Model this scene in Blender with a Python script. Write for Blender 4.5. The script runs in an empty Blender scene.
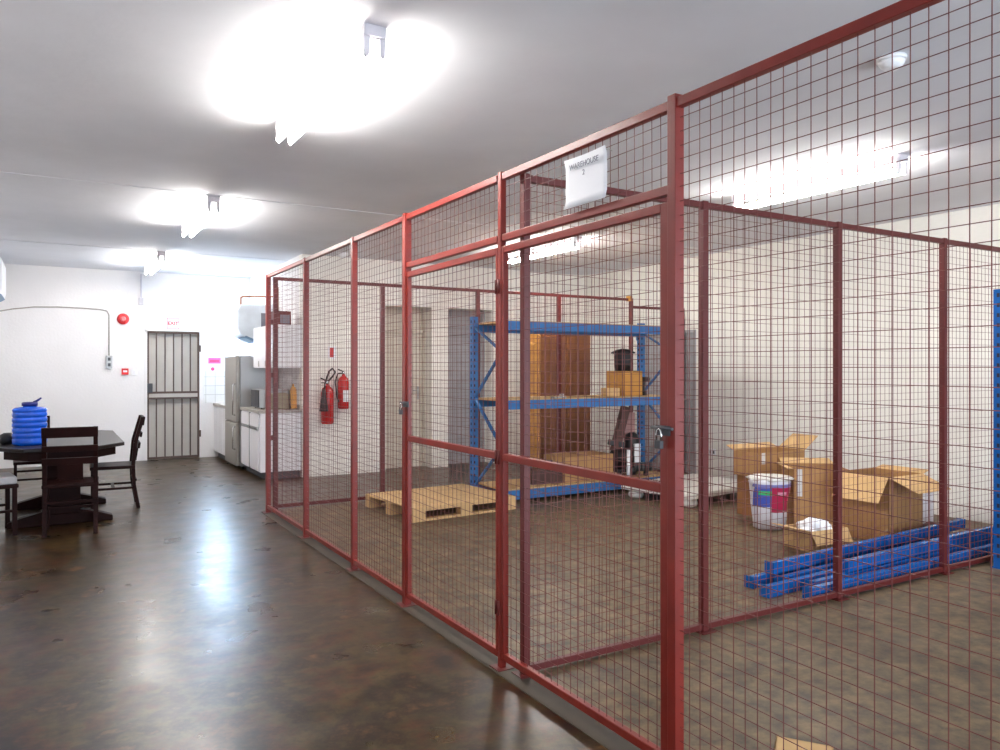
import bpy, bmesh, math, random
from mathutils import Vector, Matrix, Euler
R = math.radians
rnd = random.Random(7)
SC = bpy.context.scene
COL = SC.collection

# ------------------------------------------------------------------ materials
def srgb(r, g, b):
    f = lambda c: (c/255/12.92) if c/255 <= .04045 else ((c/255+.055)/1.055)**2.4
    return (f(r), f(g), f(b), 1)

def mat(name, rgb, rough=.5, metal=0.0, var=.08, scale=6.0, bump=0.0, bscale=40.0, spec=.5, emis=None, estr=0.0, rgb2=None):
    m = bpy.data.materials.new(name); m.use_nodes = True
    nt = m.node_tree; b = nt.nodes['Principled BSDF']
    c = srgb(*rgb)
    tc = nt.nodes.new('ShaderNodeTexCoord')
    n = nt.nodes.new('ShaderNodeTexNoise'); n.inputs['Scale'].default_value = scale; n.inputs['Detail'].default_value = 5
    nt.links.new(tc.outputs['Object'], n.inputs['Vector'])
    r = nt.nodes.new('ShaderNodeValToRGB'); nt.links.new(n.outputs['Fac'], r.inputs['Fac'])
    c2 = srgb(*rgb2) if rgb2 else tuple(min(1, x*(1+var)) for x in c[:3])+(1,)
    c1 = c if rgb2 else tuple(x*(1-var) for x in c[:3])+(1,)
    r.color_ramp.elements[0].position = .3; r.color_ramp.elements[1].position = .7
    r.color_ramp.elements[0].color = c1; r.color_ramp.elements[1].color = c2
    nt.links.new(r.outputs['Color'], b.inputs['Base Color'])
    b.inputs['Roughness'].default_value = rough; b.inputs['Metallic'].default_value = metal
    b.inputs['Specular IOR Level'].default_value = spec
    if bump:
        n2 = nt.nodes.new('ShaderNodeTexNoise'); n2.inputs['Scale'].default_value = bscale; n2.inputs['Detail'].default_value = 4
        nt.links.new(tc.outputs['Object'], n2.inputs['Vector'])
        bp = nt.nodes.new('ShaderNodeBump'); bp.inputs['Strength'].default_value = bump; bp.inputs['Distance'].default_value = .02
        nt.links.new(n2.outputs['Fac'], bp.inputs['Height']); nt.links.new(bp.outputs['Normal'], b.inputs['Normal'])
    if emis:
        b.inputs['Emission Color'].default_value = (*emis, 1); b.inputs['Emission Strength'].default_value = estr
    return m

def floor_mat():
    m = bpy.data.materials.new('polished_concrete'); m.use_nodes = True
    nt = m.node_tree; N = nt.nodes; L = nt.links; b = N['Principled BSDF']
    tc = N.new('ShaderNodeTexCoord')
    def noise(s, d=6, rough=.6, dist=0):
        n = N.new('ShaderNodeTexNoise'); n.inputs['Scale'].default_value = s; n.inputs['Detail'].default_value = d
        n.inputs['Roughness'].default_value = rough; n.inputs['Distortion'].default_value = dist
        L.new(tc.outputs['Object'], n.inputs['Vector']); return n
    def ramp(src, stops):
        r = N.new('ShaderNodeValToRGB'); L.new(src, r.inputs['Fac']); e = r.color_ramp.elements
        e[0].position, e[0].color = stops[0]; e[1].position, e[1].color = stops[-1]
        for p, c in stops[1:-1]:
            k = e.new(p); k.color = c
        return r
    a = noise(2.4, 6, .68, .1)
    ra = ramp(a.outputs['Fac'], [(.34, srgb(20,12,7)), (.43, srgb(64,36,16)), (.50, srgb(62,52,28)), (.57, srgb(36,22,12)), (.66, srgb(92,66,38))])
    c = noise(1.4, 6, .6)
    rc = ramp(c.outputs['Fac'], [(.3, srgb(76,62,44)), (.5, srgb(102,87,64)), (.72, srgb(86,72,52))])
    sp = N.new('ShaderNodeSeparateXYZ'); L.new(tc.outputs['Object'], sp.inputs[0])
    gt = N.new('ShaderNodeMath'); gt.operation = 'GREATER_THAN'; gt.inputs[1].default_value = 1.92; L.new(sp.outputs['X'], gt.inputs[0])
    lt = N.new('ShaderNodeMath'); lt.operation = 'LESS_THAN'; lt.inputs[1].default_value = 8.15; L.new(sp.outputs['Y'], lt.inputs[0])
    mu = N.new('ShaderNodeMath'); mu.operation = 'MULTIPLY'; L.new(gt.outputs[0], mu.inputs[0]); L.new(lt.outputs[0], mu.inputs[1])
    mx = N.new('ShaderNodeMix'); mx.data_type = 'RGBA'
    L.new(mu.outputs[0], mx.inputs[0]); L.new(ra.outputs['Color'], mx.inputs[6]); L.new(rc.outputs['Color'], mx.inputs[7])
    f = noise(9, 5, .7); rf = ramp(f.outputs['Fac'], [(.36, (.4,.4,.4,1)), (.64, (1.6,1.5,1.35,1))])
    m2 = N.new('ShaderNodeMix'); m2.data_type = 'RGBA'; m2.blend_type = 'MULTIPLY'; m2.inputs[0].default_value = .9
    L.new(mx.outputs[2], m2.inputs[6]); L.new(rf.outputs['Color'], m2.inputs[7]); L.new(m2.outputs[2], b.inputs['Base Color'])
    # roughness: polished aisle, duller inside the cages, broken by wear
    g = noise(3.0, 3, .5); mr = N.new('ShaderNodeMapRange'); L.new(g.outputs['Fac'], mr.inputs['Value'])
    mr.inputs['From Min'].default_value = .3; mr.inputs['From Max'].default_value = .7
    mr.inputs['To Min'].default_value = .26; mr.inputs['To Max'].default_value = .36
    ad = N.new('ShaderNodeMath'); ad.operation = 'MULTIPLY_ADD'; ad.inputs[1].default_value = .17
    L.new(mu.outputs[0], ad.inputs[0]); L.new(mr.outputs[0], ad.inputs[2]); L.new(ad.outputs[0], b.inputs['Roughness'])
    h = noise(5.5, 2, .5); bp = N.new('ShaderNodeBump'); bp.inputs['Strength'].default_value = .09; bp.inputs['Distance'].default_value = .02
    L.new(h.outputs['Fac'], bp.inputs['Height']); L.new(bp.outputs['Normal'], b.inputs['Normal']); b.inputs['Specular IOR Level'].default_value = .42
    return m

def emit(name, rgb, s):
    m = bpy.data.materials.new(name); m.use_nodes = True; nt = m.node_tree
    b = nt.nodes['Principled BSDF']; b.inputs['Base Color'].default_value = (.8,.8,.8,1)
    b.inputs['Emission Color'].default_value = (*rgb, 1); b.inputs['Emission Strength'].default_value = s
    return m

def tile_mat():
    m = mat('white_tiles', (238,238,236), .25, var=.02)
    nt = m.node_tree; b = nt.nodes['Principled BSDF']
    br = nt.nodes.new('ShaderNodeTexBrick'); br.offset = 0
    tc = nt.nodes.new('ShaderNodeTexCoord'); mp = nt.nodes.new('ShaderNodeMapping'); mp.inputs['Rotation'].default_value = (R(90),0,0)
    nt.links.new(tc.outputs['Object'], mp.inputs['Vector']); nt.links.new(mp.outputs['Vector'], br.inputs['Vector'])
    br.inputs['Color1'].default_value = srgb(240,240,238); br.inputs['Color2'].default_value = srgb(234,234,232); br.inputs['Mortar'].default_value = srgb(190,188,184)
    br.inputs['Scale'].default_value = 1; br.inputs['Brick Width'].default_value = .15; br.inputs['Row Height'].default_value = .15; br.inputs['Mortar Size'].default_value = .004
    nt.links.new(br.outputs['Color'], b.inputs['Base Color'])
    return m

def bag_mat():
    m = mat('printed_plastic', (215,215,222), .3, var=.05)
    nt = m.node_tree; N = nt.nodes; L = nt.links; b = N['Principled BSDF']
    tc = N.new('ShaderNodeTexCoord'); sp = N.new('ShaderNodeSeparateXYZ'); L.new(tc.outputs['Object'], sp.inputs[0])
    def band(out, lo, hi):
        a = N.new('ShaderNodeMath'); a.operation = 'GREATER_THAN'; a.inputs[1].default_value = lo; L.new(out, a.inputs[0])
        c = N.new('ShaderNodeMath'); c.operation = 'LESS_THAN'; c.inputs[1].default_value = hi; L.new(out, c.inputs[0])
        k = N.new('ShaderNodeMath'); k.operation = 'MULTIPLY'; L.new(a.outputs[0], k.inputs[0]); L.new(c.outputs[0], k.inputs[1]); return k.outputs[0]
    def mul(a, c):
        k = N.new('ShaderNodeMath'); k.operation = 'MULTIPLY'; L.new(a, k.inputs[0]); L.new(c, k.inputs[1]); return k.outputs[0]
    base = N.new('ShaderNodeRGB'); base.outputs[0].default_value = srgb(214,212,218); cur = base.outputs[0]
    X, Z = sp.outputs['X'], sp.outputs['Z']
    for (x0,x1,z0,z1,c) in [(-.16,.0,.22,.40,(70,90,180)), (-.13,-.02,.33,.37,(60,190,110)), (-.17,.2,.40,.43,(120,120,180)), (-.02,.19,.17,.40,(176,32,74)), (.03,.12,.33,.36,(220,150,170))]:
        f = mul(band(X,x0,x1), band(Z,z0,z1)); mx = N.new('ShaderNodeMix'); mx.data_type = 'RGBA'
        L.new(f, mx.inputs[0]); L.new(cur, mx.inputs[6]); mx.inputs[7].default_value = srgb(*c); cur = mx.outputs[2]
    L.new(cur, b.inputs['Base Color'])
    return m

M = dict(
  wall=mat('painted_wall', (236,233,232), .7, var=.02, scale=2, bump=.15, bscale=30),
  wall2=mat('painted_block_wall', (238,234,226), .7, var=.03, scale=3, bump=.15, bscale=20),
  ceiling=mat('painted_slab', (219,219,223), .8, var=.06, scale=1.2, bump=.12, bscale=10),
  floor=floor_mat(),
  red=mat('red_oxide_paint', (122,31,20), .38, var=.12, scale=9),
  wire=mat('red_oxide_wire', (102,42,37), .45, var=.1),
  dkred=mat('dark_red_paint', (92,22,19), .45),
  steel=mat('galvanised_steel', (170,170,168), .35, .8),
  chrome=mat('chrome', (220,220,220), .15, 1.0, var=.01),
  white=mat('white_enamel', (238,238,240), .35, var=.02),
  offwhite=mat('white_melamine', (232,230,232), .4, var=.02),
  batten=mat('lamp_batten', (205,200,205), .5),
  paper=mat('white_paper', (245,245,248), .8, var=.01),
  ink=mat('grey_ink', (120,120,130), .8),
  pink=mat('pink_notice', (236,110,170), .7), pinkd=mat('magenta_ink', (205,60,120), .7),
  redsign=mat('signal_red', (205,40,44), .5), reds2=mat('extinguisher_red', (190,26,24), .25),
  black=mat('black_rubber', (26,25,27), .5), dkgrey=mat('dark_grey_plastic', (62,62,66), .5),
  grille=mat('brown_gate_steel', (84,66,58), .5, var=.1), gatepanel=mat('greige_door_panel', (186,180,172), .6, var=.04),
  fridge=mat('brushed_silver', (168,168,168), .35, .25, var=.04, scale=3), fridged=mat('silver_door', (150,145,138), .35, .2, var=.04),
  worktop=mat('grey_worktop', (168,160,152), .4, var=.15, scale=40),
  heater=mat('heater_white', (222,230,236), .35), hblue=mat('heater_base', (110,140,165), .5),
  copper=mat('copper_pipe', (176,120,84), .4, .7),
  wood=mat('dark_mahogany', (34,12,10), .5, var=.3, scale=5, spec=.1), woodtop=mat('dark_table_top', (34,26,27), .35, var=.2, scale=3, spec=.25),
  cushion=mat('grey_seat_pad', (176,176,180), .7),
  blueplastic=mat('blue_plastic', (4,84,205), .2, var=.12, scale=8), blueplasticd=mat('dark_blue_cap', (18,30,110), .35),
  rackblue=mat('blue_rack_paint', (38,104,164), .4, var=.12, scale=10), beamblue=mat('blue_beam_paint', (20,90,160), .25, var=.12, scale=10),
  hole=mat('slot_hole', (16,24,50), .8),
  ply=mat('plywood_deck', (196,158,108), .6, var=.15, scale=5), pallet=mat('pine_pallet', (204,168,118), .65, var=.14, scale=7),
  bin=mat('olive_grey_plastic', (140,130,108), .5), ink2=mat('faint_print', (150,150,160), .8),
  spine=mat('lamp_spine', (128,118,122), .6), redink=mat('exit_red', (196,14,28), .6),
  palered=mat('pale_red_lens', (226,120,120), .4), paleline=mat('faint_pink_line', (230,130,142), .7),
  strip=mat('cement_strip', (66,56,44), .6, var=.15, scale=8),
  card=mat('cardboard', (172,128,80), .75, var=.06, scale=4), card2=mat('light_cardboard', (202,164,112), .75, var=.06, scale=4), card3=mat('brown_cardboard', (148,100,56), .75, var=.06),
  tape=mat('pale_tape', (205,200,196), .4), cupboard=mat('brown_veneer', (122,74,36), .45, var=.16, scale=3), cupside=mat('yellow_veneer', (196,138,58), .5, var=.08),
  greydoor=mat('grey_door_paint', (158,158,160), .5), beige=mat('cream_door_paint', (206,198,182), .55, var=.03),
  tiles=tile_mat(), bag=bag_mat(), wrap=mat('white_plastic_wrap', (226,222,214), .35, var=.05, bump=.5, bscale=25),
  engine=mat('black_engine', (36,32,32), .4, .3), brown=mat('dark_brown_plastic', (74,42,34), .5), pinkgrey=mat('dusty_pink_board', (170,128,122), .7),
  tube=emit('fluorescent_tube', (1.0,.975,.93), 52.0), daylight=emit('daylit_window_glass', (.52,.74,1.0), 24.0),
)

# ------------------------------------------------------------------ mesh builder
class MB:
    def __init__(s): s.bm = bmesh.new(); s.mats = []
    def mi(s, m):
        if m is None: return 0
        if m not in s.mats: s.mats.append(m)
        return s.mats.index(m)
    def box(s, x0, y0, z0, x1, y1, z1, m=None, M4=None):
        vs = [s.bm.verts.new(Vector(p) if M4 is None else M4 @ Vector(p)) for p in
              [(x0,y0,z0),(x1,y0,z0),(x1,y1,z0),(x0,y1,z0),(x0,y0,z1),(x1,y0,z1),(x1,y1,z1),(x0,y1,z1)]]
        k = s.mi(m)
        for f in [(0,3,2,1),(4,5,6,7),(0,1,5,4),(1,2,6,5),(2,3,7,6),(3,0,4,7)]:
            fc = s.bm.faces.new([vs[i] for i in f]); fc.material_index = k
        return s
    def bar(s, a, b, w, h=None, m=None):       # rectangular bar between points
        a, b = Vector(a), Vector(b); h = h or w; d = b-a; L = d.length
        q = d.to_track_quat('Z', 'Y' if abs(d.normalized().z) > .95 else 'X')
        M4 = Matrix.Translation(a) @ q.to_matrix().to_4x4()
        return s.box(-w/2, -h/2, 0, w/2, h/2, L, m, M4)
    def wire(s, a, b, r=.00105):
        return s.bar(a, b, r*2)
    def tube(s, pts, r, n=10, m=None, smooth=True):
        pts = [Vector(p) for p in pts]; rs = r if isinstance(r, (list,tuple)) else [r]*len(pts)
        rings = []; up = None
        for i, p in enumerate(pts):
            t = ((pts[min(i+1,len(pts)-1)]-p).normalized() + (p-pts[max(i-1,0)]).normalized())
            t = t.normalized() if t.length > 1e-6 else Vector((0,0,1))
            if up is None: up = t.orthogonal().normalized()
            else: up = (up - t*up.dot(t)).normalized()
            v = t.cross(up)
            rings.append([s.bm.verts.new(p + rs[i]*(math.cos(2*math.pi*k/n)*up + math.sin(2*math.pi*k/n)*v)) for k in range(n)])
        k_ = s.mi(m)
        for i in range(len(rings)-1):
            for k in range(n):
                f = s.bm.faces.new([rings[i][k], rings[i][(k+1)%n], rings[i+1][(k+1)%n], rings[i+1][k]]); f.smooth = smooth; f.material_index = k_
        for rg, rev in ((rings[0], True), (rings[-1], False)):
            f = s.bm.faces.new(list(reversed(rg)) if rev else rg); f.material_index = k_
        return s
    def lathe(s, prof, c=(0,0,0), n=24, m=None, sx=1, sy=1, jag=0, M4=None):
        rings = []
        for (r, z) in prof:
            ring = []
            for k in range(n):
                a = 2*math.pi*k/n; rr = r*(1+jag*rnd.uniform(-1,1))
                p = Vector((c[0]+rr*sx*math.cos(a), c[1]+rr*sy*math.sin(a), c[2]+z))
                ring.append(s.bm.verts.new(M4 @ p if M4 else p))
            rings.append(ring)
        k_ = s.mi(m)
        for i in range(len(rings)-1):
            for k in range(n):
                f = s.bm.faces.new([rings[i][k], rings[i][(k+1)%n], rings[i+1][(k+1)%n], rings[i+1][k]]); f.smooth = True; f.material_index = k_
        f = s.bm.faces.new(list(reversed(rings[0]))); f.material_index = k_
        f = s.bm.faces.new(rings[-1]); f.material_index = k_
        return s
    def prism(s, poly, z0, z1, m=None, M4=None):   # poly in XY, extruded in Z
        k_ = s.mi(m); T = (lambda p: M4 @ Vector(p)) if M4 else Vector
        a = [s.bm.verts.new(T((x,y,z0))) for x,y in poly]; b = [s.bm.verts.new(T((x,y,z1))) for x,y in poly]
        n = len(poly)
        s.bm.faces.new(list(reversed(a))).material_index = k_; s.bm.faces.new(b).material_index = k_
        for i in range(n): s.bm.faces.new([a[i], a[(i+1)%n], b[(i+1)%n], b[i]]).material_index = k_
        return s
    def slab(s, pts, t, m=None):   # quad/polygon in space with thickness t along its normal
        P = [Vector(p) for p in pts]; nrm = (P[1]-P[0]).cross(P[2]-P[0]).normalized()*t
        k_ = s.mi(m); a = [s.bm.verts.new(p) for p in P]; b = [s.bm.verts.new(p+nrm) for p in P]; n = len(P)
        s.bm.faces.new(list(reversed(a))).material_index = k_; s.bm.faces.new(b).material_index = k_
        for i in range(n): s.bm.faces.new([a[i], a[(i+1)%n], b[(i+1)%n], b[i]]).material_index = k_
        return s
    def build(s, name, m, parent=None, bevel=0, loc=None, rot=None):
        bmesh.ops.recalc_face_normals(s.bm, faces=s.bm.faces)
        me = bpy.data.meshes.new(name); s.bm.to_mesh(me); s.bm.free()
        if s.mats:
            for x in s.mats: me.materials.append(x)
        else: me.materials.append(m)
        o = bpy.data.objects.new(name, me); COL.objects.link(o)
        if parent: o.parent = parent
        if loc: o.location = loc
        if rot: o.rotation_euler = rot
        if bevel:
            b = o.modifiers.new('bevel', 'BEVEL'); b.width = bevel; b.segments = 2; b.limit_method = 'ANGLE'
        return o

def tag(o, label=None, cat=None, group=None, kind=None):
    if label: o['label'] = label
    if cat: o['category'] = cat
    if group: o['group'] = group
    if kind: o['kind'] = kind
    return o
def empty(name, loc=(0,0,0), rz=0, **k):
    o = bpy.data.objects.new(name, None); COL.objects.link(o); o.location = loc; o.rotation_euler = (0,0,rz); o.empty_display_size = .1
    return tag(o, **k)
def kids(o): return [c for c in bpy.data.objects if c.parent == o]
def copy_tree(o, parent=None):
    c = o.copy(); COL.objects.link(c); c.parent = parent
    for ch in kids(o): copy_tree(ch, c)
    return c
def struct(o): o['kind'] = 'structure'; return o
def text(name, s, size, m, parent, loc, rot, ext=.001, off=0):
    cu = bpy.data.curves.new(name, 'FONT'); cu.body = s; cu.size = size; cu.align_x = 'CENTER'; cu.align_y = 'CENTER'; cu.extrude = ext; cu.offset = off; cu.space_line = 1.1
    t = bpy.data.objects.new(name+'_tmp', cu); COL.objects.link(t)
    dg = bpy.context.evaluated_depsgraph_get(); me = bpy.data.meshes.new_from_object(t.evaluated_get(dg)); bpy.data.objects.remove(t)
    me.materials.clear(); me.materials.append(m)
    o = bpy.data.objects.new(name, me); COL.objects.link(o); o.parent = parent; o.location = loc; o.rotation_euler = rot
    return o

# ------------------------------------------------------------------ room
XL, XR, XK = -.95, 7.8, 2.97
YF, YE, YB = 13.54, 10.35, -3.5
H = 3.07
struct(MB().box(XL-.2, YB-.2, -.1, XR+.2, YF+.2, 0).build('floor', M['floor']))
b = MB(); b.box(XL-.2, YB-.2, H, XR+.2, 7.25, H+.14); b.box(XL-.2, 7.25, H-.006, XR+.2, 11.05, H+.14); b.box(XL-.2, 11.05, H-.011, XR+.2, YF+.2, H+.14)
struct(b.build('ceiling', M['ceiling']))
struct(MB().box(XL-.15, YB-.15, 0, XL, YF+.15, H).build('wall_left', M['wall']))
b = MB(); b.box(XR, YB-.15, 0, XR+.15, 7.8, H); b.box(XR, 8.83, 0, XR+.15, YE, H); b.box(XR, 7.8, 2.02, XR+.15, 8.83, H)
struct(b.build('wall_right', M['wall2']))
WX0, WX1, WZ0, WZ1 = 2.25, 2.83, 1.76, 2.56
DX0, DX1, DZ = 1.33, 2.17, 2.125
b = MB(); b.box(XL, YF, 0, DX0, YF+.15, H); b.box(DX0, YF, DZ, DX1, YF+.15, H)
b.box(DX1, YF, 0, WX0, YF+.15, H); b.box(WX0, YF, 0, WX1, YF+.15, WZ0); b.box(WX0, YF, WZ1, WX1, YF+.15, H); b.box(WX1, YF, 0, XK+.2, YF+.15, H)
struct(b.build('wall_far', M['wall']))
struct(MB().box(XK, YE+.15, 0, XK+.15, YF, H).build('wall_kitchen', M['wall']))
b = MB(); R1 = (4.19,4.93,2.41); R2 = (5.20,5.97,2.41)
b.box(XK, YE, 0, R1[0], YE+.15, H); b.box(R1[0], YE, R1[2], R1[1], YE+.15, H); b.box(R1[1], YE, 0, R2[0], YE+.15, H)
b.box(R2[0], YE, R2[2], R2[1], YE+.15, H); b.box(R2[1], YE, 0, XR+.15, YE+.15, H)
b.box(R1[0]-.15, YE+.35, 0, R2[1]+.15, YE+.45, H); b.box(R1[0]-.12, YE+.15, 0, R1[0], YE+.35, H); b.box(R2[1], YE+.15, 0, R2[1]+.12, YE+.35, H); b.box(R1[1], YE+.15, 0, R2[0], YE+.35, H)
b.box(R1[0], YE+.15, R1[2], R2[1], YE+.35, H)
struct(b.build('wall_cage_end', M['wall2']))
# wall behind the camera with a wide loading door opening that lets daylight in
b = MB(); b.box(XL, YB-.15, 0, .2, YB, H); b.box(.2, YB-.15, 2.6, 6.4, YB, H); b.box(6.4, YB-.15, 0, XR, YB, H)
struct(b.build('wall_back', M['wall']))

# window in the far wall
w = struct(MB().box(WX0,YF+.09,WZ0,WX1,YF+.11,WZ1).build('window_1', M['daylight']))
b = MB()
for x in (WX0, (WX0+WX1)/2-.015, WX1-.03): b.box(x, YF+.04, WZ0, x+.03, YF+.085, WZ1)
for z in (WZ0, WZ1-.03): b.box(WX0, YF+.04, z, WX1, YF+.085, z+.03)
b.build('window_frame', M['white'], w)
for x in ((WX0+WX1)/2-.05, (WX0+WX1)/2+.05): MB().box(x-.008, YF+.02, WZ0+.3, x+.008, YF+.04, WZ0+.42).build('window_catch', M['dkgrey'], w)

# exit door behind the steel security gate
d = struct(MB().box(DX0, YF+.08, 0, DX1, YF+.12, DZ).build('door_1', M['gatepanel']))
b = MB(); b.box(DX0-.02, YF-.015, 0, DX0+.02, YF+.08, DZ); b.box(DX1-.02, YF-.015, 0, DX1+.02, YF+.08, DZ); b.box(DX0-.02, YF-.015, DZ-.02, DX1+.02, YF+.08, DZ+.02)
b.build('door_frame', M['wall'], d)
g = empty('security_gate', ((DX0+DX1)/2, YF+.02, 0), label='brown barred steel security gate under the EXIT sign', cat='gate')
hw = (DX1-DX0)/2-.03
b = MB()
for x in (-hw, hw): b.box(x-.018, -.02, .01, x+.018, .02, DZ-.03)
for z in (.01, DZ-.06): b.box(-hw, -.02, z, hw, .02, z+.035)
b.build('gate_frame', M['grille'], g)
for k in range(1, 6):
    x = -hw+2*hw*k/6; MB().box(x-.009, -.01, .04, x+.009, .01, DZ-.05).build('bar', M['grille'], g)
b = MB(); b.box(-hw, -.022, 1.08, hw, .012, 1.115); b.build('middle_rail', M['grille'], g); MB().box(-hw, -.022, .99, hw, .012, 1.02).build('middle_rail', M['grille'], g)
MB().box(-hw+.02, -.018, 1.02, hw-.02, .005, 1.08).build('lock_plate', M['gatepanel'], g)
MB().box(-hw-.01, -.05, 1.10, -hw+.07, -.02, 1.25).build('lock', M['dkgrey'], g, .005)
for z in (.35, 1.77): MB().box(hw-.015, -.05, z, hw+.03, -.02, z+.11).build('hinge', M['grille'], g)

# doors at the end of the cage
def panel_door(name, x0, x1, m, hand):
    d = struct(MB().box(x0+.03, YE+.28, 0, x1-.03, YE+.32, 2.03).build(name, m))
    b = MB(); b.box(x0, YE+.22, 0, x0+.04, YE+.34, 2.41); b.box(x1-.04, YE+.22, 0, x1, YE+.34, 2.41); b.box(x0, YE+.22, 2.03, x1, YE+.34, 2.07)
    b.box(x0+.04, YE+.30, 2.07, x1-.04, YE+.33, 2.41); b.build('door_frame', m, d)
    x = x1-.1 if hand > 0 else x0+.1
    b = MB(); b.box(x-.018, YE+.265, 1.02, x+.018, YE+.28, 1.22); b.tube([(x, YE+.28,1.16), (x,YE+.23,1.16), (x-.1*hand,YE+.23,1.16)], .009); b.build('door_handle', M['steel'], d)
panel_door('door_2', R1[0], R1[1], M['beige'], 1)
panel_door('door_3', R2[0], R2[1], M['greydoor'], 1)
d = struct(MB().box(XR+.03, 7.82, 0, XR+.07, 8.81, 2.0).build('door_4', M['greydoor']))
b = MB(); b.box(XR-.01, 7.78, 0, XR+.1, 7.82, 2.02); b.box(XR-.01, 8.81, 0, XR+.1, 8.85, 2.02); b.box(XR-.01, 7.78, 2.0, XR+.1, 8.85, 2.04); b.build('door_frame', M['greydoor'], d)
b = MB(); b.tube([(XR+.03,7.95,1.05),(XR-.03,7.95,1.05),(XR-.03,8.07,1.05)], .01); b.build('door_handle', M['steel'], d)

# ------------------------------------------------------------------ cage
FX = 1.945      # centre of the aisle fence
FT = 2.47
def grid(b, o, u, L, z0, z1, s=.05, seed=0):
    """square welded mesh in the vertical plane through o along unit vector u"""
    rr = random.Random(seed); u = Vector(u); o = Vector(o); nrm = Vector((-u.y,u.x,0))
    n = int(round(L/s)); st = L/n
    for i in range(1, n):
        p = o+u*(i*st); j = rr.uniform(-.003,.003)
        b.wire(p+nrm*.0015+Vector((0,0,z0)), p+u*j+nrm*.0015+Vector((0,0,z1)))
    m = int(round((z1-z0)/s)); sz = (z1-z0)/m
    for k in range(1, m):
        z = z0+k*sz; j = rr.uniform(-.004,.004)
        mid = o+u*(L/2)-nrm*.0015+Vector((0,0,z+rr.uniform(-.008,.004)))
        a = o-nrm*.0015+Vector((0,0,z)); c = o+u*L-nrm*.0015+Vector((0,0,z+j))
        b.wire(a, mid); b.wire(mid, c)

def post(root, x, y, z1, w=.045, m='red', cap=True):
    b = MB(); b.box(x-w/2, y-w/2, .004, x+w/2, y+w/2, z1)
    o = b.build('post', M[m], root, .003)
    MB().box(x-w/2-.03, y-w/2-.03, 0, x+w/2+.03, y+w/2+.03, .006).build('foot_plate', M['dkred'], o)
    return o

# aisle fence, along Y
F = empty('cage_fence', (FX,0,0), label='long red wire mesh fence of the storage cages along the open aisle', cat='fence')
posts = [(-1.6,FT,.05), (-.4,FT,.045), (.8,FT,.0), (2.042,FT+.015,.043), (3.27,FT+.01,.032), (4.45,FT+.01,.045), (5.42,FT+.005,.042), (6.66,FT+.005,.045), (8.02,FT,.045)]
for (y,z,w_) in posts:
    if w_: post(F, 0, y, z, w_)
ys = [(-1.6,-.4),(-.4,2.042),(4.45,5.42),(5.42,6.66),(6.66,8.02)]
for i,(a,c) in enumerate(ys):
    MB().box(-.016, a+.02, FT-.035, .016, c-.02, FT).build('top_rail', M['red'], F, .003)
    MB().box(-.016, a+.02, .045, .016, c-.02, .08).build('bottom_rail', M['red'], F, .003)
    b = MB(); grid(b, (0,a+.022,0), (0,1,0), c-a-.044, .06, FT-.02, seed=i); b.build('wire_mesh', M['wire'], F)
for i,(a,c) in enumerate([(2.042,3.27),(3.27,4.45)]):
    MB().box(-.016, a+.025, FT-.035, .016, c-.025, FT).build('top_rail', M['red'], F, .003)
    MB().box(-.016, a+.025, 2.13, .016, c-.025, 2.165).build('transom_rail', M['red'], F, .003)
    b = MB(); grid(b, (0,a+.025,0), (0,1,0), c-a-.05, 2.15, FT-.02, seed=20+i); b.build('wire_mesh', M['wire'], F)
# concrete strip the fence is bolted on
struct(MB().box(FX-.06, -3.4, 0, FX+.06, 8.08, .003).build('trim_1', M['strip']))

def gate(y0, y1, latch_y, label, seed, sn=.02, sf=.02):
    g = empty('cage_gate', (FX, y0, .02), label=label, cat='gate')
    L = y1-y0
    b = MB()
    b.box(-.015, 0, .03, .015, sn, 2.085); b.box(-.015, L-sf, .03, .015, L, 2.085)
    b.box(-.015, sn, 2.05, .015, L-sf, 2.085); b.box(-.015, sn, .03, .015, L-sf, .065)
    b.build('gate_frame', M['red'], g, .003)
    MB().box(-.017, sn, 1.02, .014, L-sf, 1.055).build('middle_rail', M['red'], g, .003)
    b = MB(); grid(b, (0,.02,0), (0,1,0), L-.04, .05, 2.07, seed=seed); b.build('wire_mesh', M['wire'], g)
    hy = 0 if latch_y > L/2 else L-.035
    for z in (.25, 1.0, 1.85):
        b = MB(); b.tube([(-.028, (hy-.006 if hy==0 else hy+.041), z), (-.028, (hy-.006 if hy==0 else hy+.041), z+.07)], .006, 8); b.build('hinge', M['dkred'], g)
    s = 1 if latch_y > L/2 else -1
    b = MB(); b.box(-.03, latch_y-.035, 1.235, -.018, latch_y+.035, 1.27); b.tube([(-.036, latch_y-.05*s,1.262),(-.036,latch_y+.06*s,1.262)], .006, 8)
    b.build('latch_bolt', M['dkgrey'], g)
    return g, s, latch_y
g1 = gate(3.29, 4.424, 1.12, 'closed red mesh gate, the one farther from camera beside the crossing fence', 41)
g2 = gate(2.068, 3.25, .012, 'closed red mesh gate below the WAREHOUSE 2 paper sign', 42, sn=.038)
for (gx, gy, lab) in [(FX-.05, 4.43, 'small steel padlock hanging on the farther cage gate'), (FX-.05, 2.075, 'steel padlock with shiny shackle on the nearer cage gate')]:
    p = empty('padlock', (gx, gy, 1.20), label=lab, cat='padlock')
    MB().box(-.009,-.016,.008,.009,.016,.038).build('body', M['dkgrey'], p, .003)
    MB().tube([(0,-.013,.036),(0,-.013,.06),(0,-.008,.075),(0,.0,.08),(0,.008,.075),(0,.013,.06),(0,.013,.036)], .0035, 8).build('shackle', M['chrome'], p)

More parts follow.
